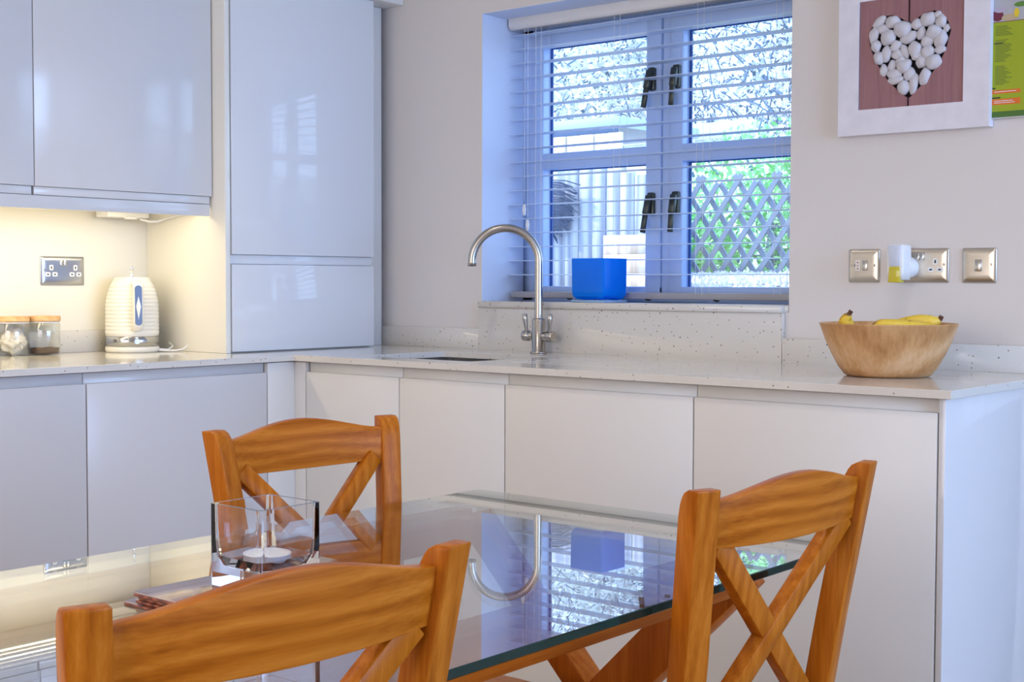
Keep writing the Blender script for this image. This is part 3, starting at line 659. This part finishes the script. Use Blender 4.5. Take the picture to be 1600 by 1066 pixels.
# ================================================================ JARS
JGL = thin_glass('jar_glass', (.97, .975, .96), .06)
COF = pbr('ground_coffee', (.10, .040, .016), .9, noise=.4, nscale=300, bump=.5)
BAG = pbr('paper_bag', (.72, .66, .58), .7, noise=.12, nscale=40)
def jar(cx, cy, r, label):
    j = empty('storage_jar', (cx, cy, .9102)); tag(j, label, 'jar')
    part('glass_body', MB().lathe([(.001, .0002), (r-.004, .0002), (r, .004), (r, .088), (r-.003, .093), (r-.003, .097), (r-.0055, .097), (r-.0055, .092), (r-.0025, .088), (r-.0025, .0045), (.001, .0030)], (cx, cy, .9103), 40), JGL, j)
    part('lid', MB().lathe([(.001, .0975), (r-.0005, .0975), (r+.0005, .099), (r+.0005, .111), (r-.001, .1125), (.001, .1125)], (cx, cy, .9103), 40), BAMBOO, j, 0)
    part('seal', MB().lathe([(r-.006, .093), (r-.0022, .0935), (r-.0022, .0965), (r-.006, .0970)], (cx, cy, .9103), 40), WPLAS, j)
    return j
j2 = jar(-3.622, 2.197, .0450, 'glass jar with wooden lid, part filled with ground coffee, second from the left edge')
mb = MB(); rr = .0415; n = 28
vs = []; rg = [(rr, .0045)]+[(rr*q, None) for q in (1, .75, .5, .25)]
for q, z in rg:
    for k in range(n):
        a = 2*pi*k/n; zt_ = z if z else .018+.004*sin(a*2+1)*q/rr*.04+.003*sin(5*a+q*90); vs.append((-3.622+q*cos(a), 2.197+q*sin(a), .9103+zt_))
fs = [(i*n+k, i*n+(k+1) % n, (i+1)*n+(k+1) % n, (i+1)*n+k) for i in range(len(rg)-1) for k in range(n)]+[tuple(range(len(vs)-n, len(vs))), tuple(range(n))[::-1]]
part('coffee', MB().add(vs, fs, 0, True), COF, j2)
j1 = jar(-3.634, 2.103, .0470, 'glass jar with wooden lid holding a crumpled paper bag, cut by the left edge')
bm = bmesh.new(); bmesh.ops.create_icosphere(bm, subdivisions=4, radius=1)
for v in bm.verts:
    c = v.co.copy(); q = 1+.16*sin(7*c.x+3*c.z)*sin(5*c.y-4*c.z)+.10*sin(13*c.x-9*c.y)+.06*sin(17*c.z+11*c.y)
    v.co = (c.x*.034*q, c.y*.034*q, c.z*.028*q*(1+.3*(c.x > 0)))
me = bpy.data.meshes.new('paper_bag'); bm.to_mesh(me); bm.free(); me.materials.append(BAG)
o = bpy.data.objects.new('paper_bag', me); COL.objects.link(o); o.parent = j1; o.location = Vector((-3.634, 2.103, .951))-j1.location
# ================================================================ FRUIT BOWL + BANANAS
CX, CY = -1.381, 3.009
BWOOD = wood('mango_wood', 'z', (.42, .20, .07), (.60, .33, .14), (.72, .46, .25), rough=.42, scale=.4, coat=.1, rings=.25)
fb = empty('fruit_bowl', (CX, CY, .9102)); tag(fb, 'turned light wooden fruit bowl holding bananas near the worktop end', 'bowl')
pr_ = [(.001, 0), (.090, 0), (.0985, .003), (.1130, .022), (.1290, .052), (.1435, .084), (.1560, .119), (.1575, .121), (.1550, .1225), (.1505, .121), (.138, .084), (.123, .052), (.107, .025), (.085, .012), (.001, .010)]
part('bowl', MB().lathe(pr_, (CX, CY, .9103), 72), BWOOD, fb)
def banana_m():
    m, t, b = mat('banana_skin'); N = t.nodes; L = t.links
    tc = N.new('ShaderNodeTexCoord'); n1 = N.new('ShaderNodeTexNoise'); n1.inputs['Scale'].default_value = 28; n1.inputs['Detail'].default_value = 3
    r = N.new('ShaderNodeValToRGB'); e = r.color_ramp.elements; e[0].position = .30; e[0].color = (.16, .07, .02, 1); e[1].position = .38; e[1].color = (.80, .52, .03, 1)
    q = e.new(.75); q.color = (.84, .62, .10, 1)
    L.new(tc.outputs['Object'], n1.inputs['Vector']); L.new(n1.outputs['Fac'], r.inputs['Fac']); L.new(r.outputs['Color'], b.inputs['Base Color']); b.inputs['Roughness'].default_value = .45
    return m
BAN = banana_m(); STEM = pbr('banana_stem', (.12, .05, .02), .7)
def banana(pts, label):
    """spline through pts, tapering; the stem is the first part of the curve"""
    P = [Vector(p) for p in pts]; out = []
    for i in range(len(P)-1):
        p0, p1, p2, p3 = P[max(i-1, 0)], P[i], P[i+1], P[min(i+2, len(P)-1)]
        for k in range(6):
            t = k/6; out.append(.5*((2*p1)+(p2-p0)*t+(2*p0-5*p1+4*p2-p3)*t*t+(-p0+3*p1-3*p2+p3)*t**3))
    out.append(P[-1]); n_ = len(out); R = []
    for i in range(n_):
        t = i/(n_-1); R.append(.0055 if t < .12 else (.0055+(.0175-.0055)*min(1, (t-.12)/.2) if t < .85 else .0175*max(.25, (1-t)/.15)**.6))
    r = empty('banana', out[n_//2]); tag(r, label, 'banana', None)
    k0 = int(n_*.16)
    part('fruit', MB().tube(out[k0:], R[k0:], 7), BAN, r); part('stem', MB().tube(out[:k0+1], [.0060]+R[1:k0+1], 7), STEM, r)
banana([(-1.463, 2.985, 1.060), (-1.469, 2.985, 1.050), (-1.478, 2.990, 1.035), (-1.470, 3.00, 1.005), (-1.44, 3.01, .975), (-1.39, 3.02, .955), (-1.345, 3.02, .951)], 'banana with its dark stem poking over the left rim of the bowl')
banana([(-1.262, 3.03, 1.050), (-1.268, 3.03, 1.042), (-1.285, 3.025, 1.036), (-1.31, 3.02, 1.037), (-1.345, 3.015, 1.030), (-1.385, 3.01, 1.016), (-1.415, 3.0, .995)], 'yellow banana lying over the right side of the bowl, stem to the right')
banana([(-1.395, 2.925, 1.021), (-1.385, 2.93, 1.023), (-1.365, 2.94, 1.026), (-1.33, 2.955, 1.026), (-1.30, 2.975, 1.022), (-1.272, 3.0, 1.016), (-1.258, 3.025, 1.012)], 'banana with brown patches along the front of the bowl')

# ================================================================ TABLE
TZ = .7255
tb = empty('dining_table', (-1.35, 1.2, 0)); tag(tb, 'glass topped dining table with oak rails and crossed legs', 'table')
GX0, GX1, GY0, GY1 = -1.7475, -.951, .42, 1.985
TH = .0115
pol = rrect(GX0, GX1, GY0, GY1, .012, 4); n = len(pol)
vs = [(p[0], p[1], TZ-TH+.0012) for p in pol]+[(p[0], p[1], TZ-.0012) for p in pol]
ins = rrect(GX0+.0012, GX1-.0012, GY0+.0012, GY1-.0012, .011, 4)
vs += [(p[0], p[1], TZ-TH) for p in ins]+[(p[0], p[1], TZ) for p in ins]
g = MB().add(vs, [tuple(range(3*n-1, 2*n-1, -1)), tuple(range(3*n, 4*n))], 0)
g.add(vs, [(i, (i+1) % n, n+(i+1) % n, n+i) for i in range(n)]+[(2*n+i, 2*n+(i+1) % n, (i+1) % n, i) for i in range(n)]+[(n+i, n+(i+1) % n, 3*n+(i+1) % n, 3*n+i) for i in range(n)], 1)
part('glass_top', g, [GLASST, GEDGE], tb, fix=True)
RZ0, RZ1 = .672, .7125
for xa in (-1.120, -1.700): bx('long_rail', (xa, xa+.040, .53, 1.87, .643, RZ1), TOAKY, tb, .002)
for sy in (1, -1):
    Y = lambda y: y if sy > 0 else 2.40-y
    part('leg', MB().beam((-1.095, Y(1.873), .684), (-1.754, Y(1.873), .012), .077, .046, (1, 0, .9)), TOAKZ, tb, .002)
    part('leg', MB().beam((-1.700, Y(1.9255), .684), (-1.050, Y(1.9255), .012), .045, .055, (1, 0, -.9)), TOAKZ, tb, .002)
bx('stretcher', (-1.395, -1.355, .475, 1.925, .325, .365), TOAKY, tb, .002)
for x in (-1.68, -1.10):
    for y in (.8, 1.60): part('glass_pad', MB().tube([(x, y, RZ1-.0003), (x, y, TZ-TH-.0004)], .010, 14), CHROME, tb)

# ---------------------------------------------------------------- mats, glass vase, candle
def mat_slab(z0, z1, x0, x1, y0, y1, label, m):
    o = part('table_mat', MB().prism(rrect(x0, x1, y0, y1, .014, 5), z0, z1, 'z'), m, None, .0008, 1, loc=((x0+x1)/2, (y0+y1)/2, z0)); return tag(o, label, 'table mat', 'stack of mats under the glass vase')
mat_slab(TZ+.0003, .7285, -1.462, -1.232, .985, 1.285, 'thin dark wooden table mat lowest in the stack, sticking out to the left', MAHO)
mat_slab(.7288, .7330, -1.444, -1.214, .990, 1.293, 'dark red-brown table mat second from the bottom under the glass vase', MAHO)
mat_slab(.7333, .7375, -1.442, -1.212, .992, 1.294, 'dark red-brown table mat third from the bottom under the glass vase', MAHO)
mat_slab(.7378, .7418, -1.446, -1.216, .988, 1.292, 'glossy dark topmost table mat directly under the glass vase', MAHO)
gv = empty('glass_vase', (-1.354, 1.129, .7422)); tag(gv, 'clear thick square glass candle vase standing on the mats', 'vase')
part('glass_body', square_vessel(-1.354, 1.129, .7422, .0985, .1035, .0045, .022), TGLASS, gv)
tl = empty('tealight', (-1.352, 1.130, .7650)); tag(tl, 'small white tealight candle inside the clear glass vase', 'candle')
part('cup', MB().lathe([(.001, .0002), (.0270, .0002), (.0285, .002), (.0285, .0150), (.0292, .0156), (.0280, .0154), (.0278, .0140)], (-1.352, 1.130, .7650), 40), pbr('tealight_cup', (.80, .78, .80), .3, metal=.2), tl)
part('wax', MB().lathe([(.0277, .0138), (.012, .0134), (.001, .0136)], (-1.352, 1.130, .7650), 40), pbr('wax', (.92, .91, .90), .5), tl)
part('wick', MB().tube([(-1.352, 1.130, .7785), (-1.352, 1.1305, .7835)], .0007, 6), WPLAS, tl)

# ================================================================ CHAIRS (local: forward +x, origin on the floor under the back's top)
def make_chair():
    r = empty('dining_chair')
    def cx_(z): return .147*(.877-z) if z > .44 else .0642-.10*(.44-z)/.44*.55
    def cy_(z): return .186-.098*(.877-z) if z > .62 else .1608-.05*(.62-z) if z > .44 else .1518+.02*(.44-z)
    for s in (-1, 1):
        zs = [0, .15, .30, .44, .55, .66, .77, .84, .857, .867, .873, .877]
        vs = []; rot = -s*radians(14)
        for z in zs:
            hx = .0175; hyw = .0185
            fr = hx
            if z > .84: q = (z-.84)/.037; fr = hx-.016*(1-sqrt(max(0, 1-q*q)))
            br = -hx
            for lx, ly in ((br, -hyw), (fr, -hyw), (fr, hyw), (br, hyw)):
                vs.append((cx_(z)+lx*cos(rot)-ly*sin(rot), s*cy_(z)+lx*sin(rot)+ly*cos(rot), z))
        fs = [(0, 3, 2, 1)]+[(i*4+k, i*4+(k+1) % 4, (i+1)*4+(k+1) % 4, (i+1)*4+k) for i in range(len(zs)-1) for k in range(4)]
        m_ = len(zs)-1; fs.append((m_*4, m_*4+1, m_*4+2, m_*4+3))
        part('back_post', MB().add(vs, fs), OAKZ, r, .0022, 2)
    # curved crest rail
    vs = []; n_ = 24; yh = .170
    for i in range(n_+1):
        t = -1+2*i/n_; y = t*yh; sag = -.022*(1-t*t)
        zt = .858+.025*(.5+.5*cos(pi*min(1, abs(t)*1.0)))**.8; zb = .800-.004*(1-t*t)
        for z, dx in ((zb, -.009), (zb, .010), (zt, .010), (zt, -.009)):
            vs.append((cx_(z)+sag+dx, y, z))
    fs = [(0, 1, 2, 3), (n_*4+3, n_*4+2, n_*4+1, n_*4)]+[(i*4+k, i*4+(k+1) % 4, (i+1)*4+(k+1) % 4, (i+1)*4+k) for i in range(n_) for k in range(4)]
    part('crest_rail', MB().add(vs, fs), OAKY, r, .002, 2)
    # X braces half-lapped
    za, zb = .806, .545
    for s in (-1, 1):
        off = .0008*s
        part('cross_brace', MB().beam((cx_(za)-.004+off, s*.146, za), (cx_(zb)-.002+off, -s*.120, zb), .031, .021, (0, 1, 0)), OAKZ, r, .0012, 1)
    part('lower_back_rail', MB().beam((cx_(.54), -.150, .54), (cx_(.54), .150, .54), .032, .018, (0, 0, 1)), OAKY, r, .002, 1)
    # seat
    prof = []
    for k in range(40):
        a = 2*pi*k/40; ex = 2/5.0; ca, sa = cos(a), sin(a)
        x = abs(ca)**ex*(1 if ca > 0 else -1); y = abs(sa)**ex*(1 if sa > 0 else -1)
        X = .25+x*.185; prof.append((X, y*(.165+.048*(X-.065)/.37)))
    part('seat', MB().prism(prof, .420, .450, 'z'), OAKX, r, .009, 3)
    for s in (-1, 1):
        part('front_leg', MB().beam((.395, s*.168, .4198), (.402, s*.176, 0), .034, .034, (1, 0, 0), .026, .026), OAKZ, r, .0015, 1)
        part('side_stretcher', MB().beam((.05, s*.158, .20), (.390, s*.171, .20), .022, .018, (0, 0, 1)), OAKX, r, .0012, 1)
        part('seat_rail', MB().beam((.075, s*.150, .395), (.385, s*.168, .395), .048, .018, (0, 0, 1)), OAKX, r, .0012, 1)
    part('seat_rail', MB().beam((.395, -.160, .395), (.395, .160, .395), .048, .018, (0, 0, 1)), OAKY, r, .0012, 1)
    part('centre_stretcher', MB().beam((.22, -.155, .20), (.22, .155, .20), .022, .018, (0, 0, 1)), OAKY, r, .0012, 1)
    return r
ch = make_chair()
chairs = [((-1.829, 1.619), -.075, 'oak cross-back chair on the far side of the table, nearest the corner cabinets'),
          ((-.907, .777), pi-.105, 'oak cross-back chair in the foreground with its back to the viewer, bottom left'),
          ((-.870, 1.597), pi-.084, 'oak cross-back chair at right with its whole X brace in view')]
for i, ((x, y), a, l) in enumerate(chairs):
    c = ch if i == 0 else copy_tree(ch)
    c.location = (x, y, 0); c.rotation_euler = (0, 0, a); tag(c, l, 'chair', 'cross-back chairs around the glass table')

# ================================================================ ceiling downlights (real fittings)
GLOW = pbr('downlight_glow', (1, 1, 1), .5, emis=(1, .88, .74), es=12)
for i, (x, y) in enumerate(((-2.35, 2.2), (-1.1, 2.2), (-2.35, .9), (-1.1, .9), (-2.35, -.5), (-.6, -.6), (.6, 1.6))):
    r = empty('ceiling_downlight', (x, y, 2.29)); tag(r, 'round recessed ceiling downlight '+('over the sink end of the worktop', 'over the fruit bowl', 'over the far side of the table', 'over the near side of the table', 'behind the viewer on the left', 'behind the viewer on the right', 'in front of the side window')[i], 'light', 'recessed ceiling downlights')
    part('bezel', MB().lathe([(.036, -.001), (.045, -.004), (.047, .009)], (x, y, 2.291), 24), CHROME, r); part('lens', MB().lathe([(.001, -.0005), (.036, -.0005)], (x, y, 2.291), 24), GLOW, r)
    lamp('downlight_lamp', 'SPOT', (x, y, 2.28), (0, 0, 0), 15, (1, .91, .82), spot_size=radians(130), spot_blend=.8, shadow_soft_size=.05)

# ================================================================ OUTSIDE
gd = part('garden_bank', MB().box(-9, 1, 3.62, 4.6, -.2, .88).box(-12, 3, 4.6, 14, -.2, 1.08), pbr('garden_soil', (.30, .27, .22), .95, noise=.4, nscale=8)); tag(gd, 'raised garden ground outside the window', 'ground', kind='structure')
# gravel strip
rg = random.Random(3); mb = MB()
for i in range(1500):
    x = rg.uniform(-3.44, -2.5); t = rg.random(); y = 4.95+t*.43; z = 1.105+t*.06; s = rg.uniform(.008, .02)
    a = rg.uniform(0, 6); vs = [(x+s*cos(a+k*2.09), y+s*sin(a+k*2.09), z) for k in range(3)]+[(x, y, z+s*.9)]
    mb.add(vs, [(0, 1, 3), (1, 2, 3), (2, 0, 3)])
mb.add([(-3.44, 4.95, 1.1), (-2.4, 4.95, 1.1), (-2.4, 5.38, 1.16), (-3.44, 5.38, 1.16)], [(0, 1, 2, 3)])
tag(part('gravel', mb, pbr('gravel_stone', (.55, .54, .56), .8, noise=.3, nscale=60), fix=False), 'pale gravel bank in front of the trellis outside', 'gravel', kind='stuff')
FEN = wood('fence_blue_shade', 'z', (.24, .27, .36), (.38, .41, .50), (.50, .53, .60), rough=.8, scale=.35, coat=0)  # bluish sky-lit shade is put into the board colours
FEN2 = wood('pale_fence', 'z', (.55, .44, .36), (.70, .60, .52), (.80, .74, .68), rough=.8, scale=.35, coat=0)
f1 = empty('board_fence', (-3.8, 5.2, 1.08)); tag(f1, 'board fence close outside the left window light, blue shade in its colour', 'fence')
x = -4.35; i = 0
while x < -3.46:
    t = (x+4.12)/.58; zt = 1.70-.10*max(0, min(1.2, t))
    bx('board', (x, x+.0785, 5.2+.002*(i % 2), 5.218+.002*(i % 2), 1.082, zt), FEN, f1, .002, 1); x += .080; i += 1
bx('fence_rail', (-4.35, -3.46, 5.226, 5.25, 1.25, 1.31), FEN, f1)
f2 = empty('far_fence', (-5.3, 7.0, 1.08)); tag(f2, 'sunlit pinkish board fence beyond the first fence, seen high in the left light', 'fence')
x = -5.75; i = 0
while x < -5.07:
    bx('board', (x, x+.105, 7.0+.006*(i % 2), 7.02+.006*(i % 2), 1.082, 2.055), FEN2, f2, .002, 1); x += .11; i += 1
sd = empty('shed_roof', (-5.3, 7.3, 2.08)); tag(sd, 'flat pale grey-blue shed roof edge above the far fence', 'roof')
bx('roof_deck', (-6.2, -5.05, 7.06, 8.0, 2.098, 2.165), pbr('roof_felt', (.42, .50, .66), .7), sd); bx('fascia', (-6.2, -5.05, 7.04, 7.059, 2.060, 2.105), pbr('fascia_dark', (.07, .11, .19), .7), sd)
hs_ = empty('white_building', (-5.2, 8.4, 1.08)); tag(hs_, 'bright white rendered wall with pale fascia beyond the fence', 'building')
WREND = pbr('white_render', (.92, .90, .86), .8)
bx('wall', (-5.86, -4.80, 8.3, 8.8, 1.081, 2.12), WREND, hs_); bx('fascia', (-5.9, -4.78, 8.26, 8.29, 2.121, 2.235), pbr('pale_fascia', (.62, .74, .86), .6), hs_)
pb = empty('timber_planter', (-3.42, 4.9, .98)); tag(pb, 'pale timber planter box in front of the fence outside', 'planter')
for i in range(3): bx('board', (-3.585, -3.17, 4.9, 4.92, 1.082+i*.083, 1.082+i*.083+.082), FEN2, pb, .002, 1)
# wicker wreath / bundle hanging on the fence
wr = MB(); rg = random.Random(5)
for i in range(46):
    a = rg.uniform(-.5, .5); cx0, cz0 = -4.09+rg.uniform(-.02, .02), 1.60-i*.0058; L_ = .13*(1-(i/46)**2)*rg.uniform(.75, 1.1)+.03
    wr.tube([(cx0-.14, 5.17, cz0-.03+rg.uniform(-.01, .01)), (cx0-.02, 5.16, cz0+.012), (cx0+L_*.5, 5.165, cz0+.004), (cx0+L_, 5.17, cz0-.028+rg.uniform(-.01, .014))], .0034, 4)
o = part('twig_bundle', wr, pbr('dark_twig', (.012, .03, .08), .7), fix=False); tag(o, 'dark bundle of woven twigs hanging on the fence outside', 'wreath', kind='stuff')
# trellis
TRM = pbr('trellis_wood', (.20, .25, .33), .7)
tr = empty('garden_trellis', (-3.2, 5.45, 1.15)); tag(tr, 'diagonal wooden lattice trellis in front of the green bush outside', 'trellis')
tx0, tx1, tz0, tz1 = -3.60, -2.72, 1.15, 1.59
for lay, sl, y in ((0, 1, 5.40), (1, -1, 5.415)):
    k = -8
    for k in range(-7, 12):
        # line z = tz0 + 1.45*sl*(x - xs)
        xs = tx0+k*.098; pts_ = []
        m_ = 1.45*sl
        za, zb_ = tz0, tz1+(.02 if k % 2 else -.015)
        xa = xs if sl > 0 else xs; xb = xs+(zb_-za)/m_
        if max(xa, xb) > tx1+.1 or min(xa, xb) < tx0-.12: continue
        bx_ = part('lattice_slat', MB().beam((xa, y, za), (xb, y, zb_), .024, .008, (1, 0, 0)), TRM, tr)
# foliage
def foliage(name, label, cat, blobs, nleaf, size, mat_l, twigs, seed, mat_t):
    r = random.Random(seed); root = empty(name, (blobs[0][0], blobs[0][1], 1.08)); tag(root, label, cat)
    mb = MB()
    for i in range(nleaf):
        bx0, by0, bz0, sx, sy, sz = r.choice(blobs)
        while True:
            u = [r.uniform(-1, 1) for _ in range(3)]
            if sum(q*q for q in u) < 1: break
        c = Vector((bx0+u[0]*sx, by0+u[1]*sy, max(1.1, bz0+u[2]*sz)))
        a = Vector((r.uniform(-1, 1), r.uniform(-1, 1), r.uniform(-1, 1))).normalized(); b = a.orthogonal().normalized(); s = size*r.uniform(.6, 1.4)
        mb.add([c-a*s, c+b*s*.4, c+a*s, c-b*s*.4], [(0, 1, 2, 3)])
    part('leaves', mb, mat_l, root, fix=False)['kind'] = 'stuff'
    mb = MB()
    for i in range(twigs):
        bx0, by0, bz0, sx, sy, sz = r.choice(blobs); p = Vector((bx0+r.uniform(-.9, .9)*sx, by0+r.uniform(-.6, .3)*sy, max(1.1, bz0+r.uniform(-.9, .7)*sz))); pts = [p]
        d = Vector((r.uniform(-1, 1), r.uniform(-.3, .3), r.uniform(.1, 1.0))).normalized()
        for k in range(4):
            d = (d+Vector((r.uniform(-.5, .5), r.uniform(-.2, .2), r.uniform(-.4, .4)))).normalized(); p = p+d*.10*sz; pts.append(p)
        mb.tube(pts, [.009, .007, .006, .004, .003], 4, cap=False)
    part('twigs', mb, mat_t, root, fix=False)['kind'] = 'stuff'
    part('trunk', MB().tube([(blobs[0][0], blobs[0][1], 1.05), (blobs[0][0]+.05, blobs[0][1], blobs[0][2])], [.05, .03], 8), mat_t, root)
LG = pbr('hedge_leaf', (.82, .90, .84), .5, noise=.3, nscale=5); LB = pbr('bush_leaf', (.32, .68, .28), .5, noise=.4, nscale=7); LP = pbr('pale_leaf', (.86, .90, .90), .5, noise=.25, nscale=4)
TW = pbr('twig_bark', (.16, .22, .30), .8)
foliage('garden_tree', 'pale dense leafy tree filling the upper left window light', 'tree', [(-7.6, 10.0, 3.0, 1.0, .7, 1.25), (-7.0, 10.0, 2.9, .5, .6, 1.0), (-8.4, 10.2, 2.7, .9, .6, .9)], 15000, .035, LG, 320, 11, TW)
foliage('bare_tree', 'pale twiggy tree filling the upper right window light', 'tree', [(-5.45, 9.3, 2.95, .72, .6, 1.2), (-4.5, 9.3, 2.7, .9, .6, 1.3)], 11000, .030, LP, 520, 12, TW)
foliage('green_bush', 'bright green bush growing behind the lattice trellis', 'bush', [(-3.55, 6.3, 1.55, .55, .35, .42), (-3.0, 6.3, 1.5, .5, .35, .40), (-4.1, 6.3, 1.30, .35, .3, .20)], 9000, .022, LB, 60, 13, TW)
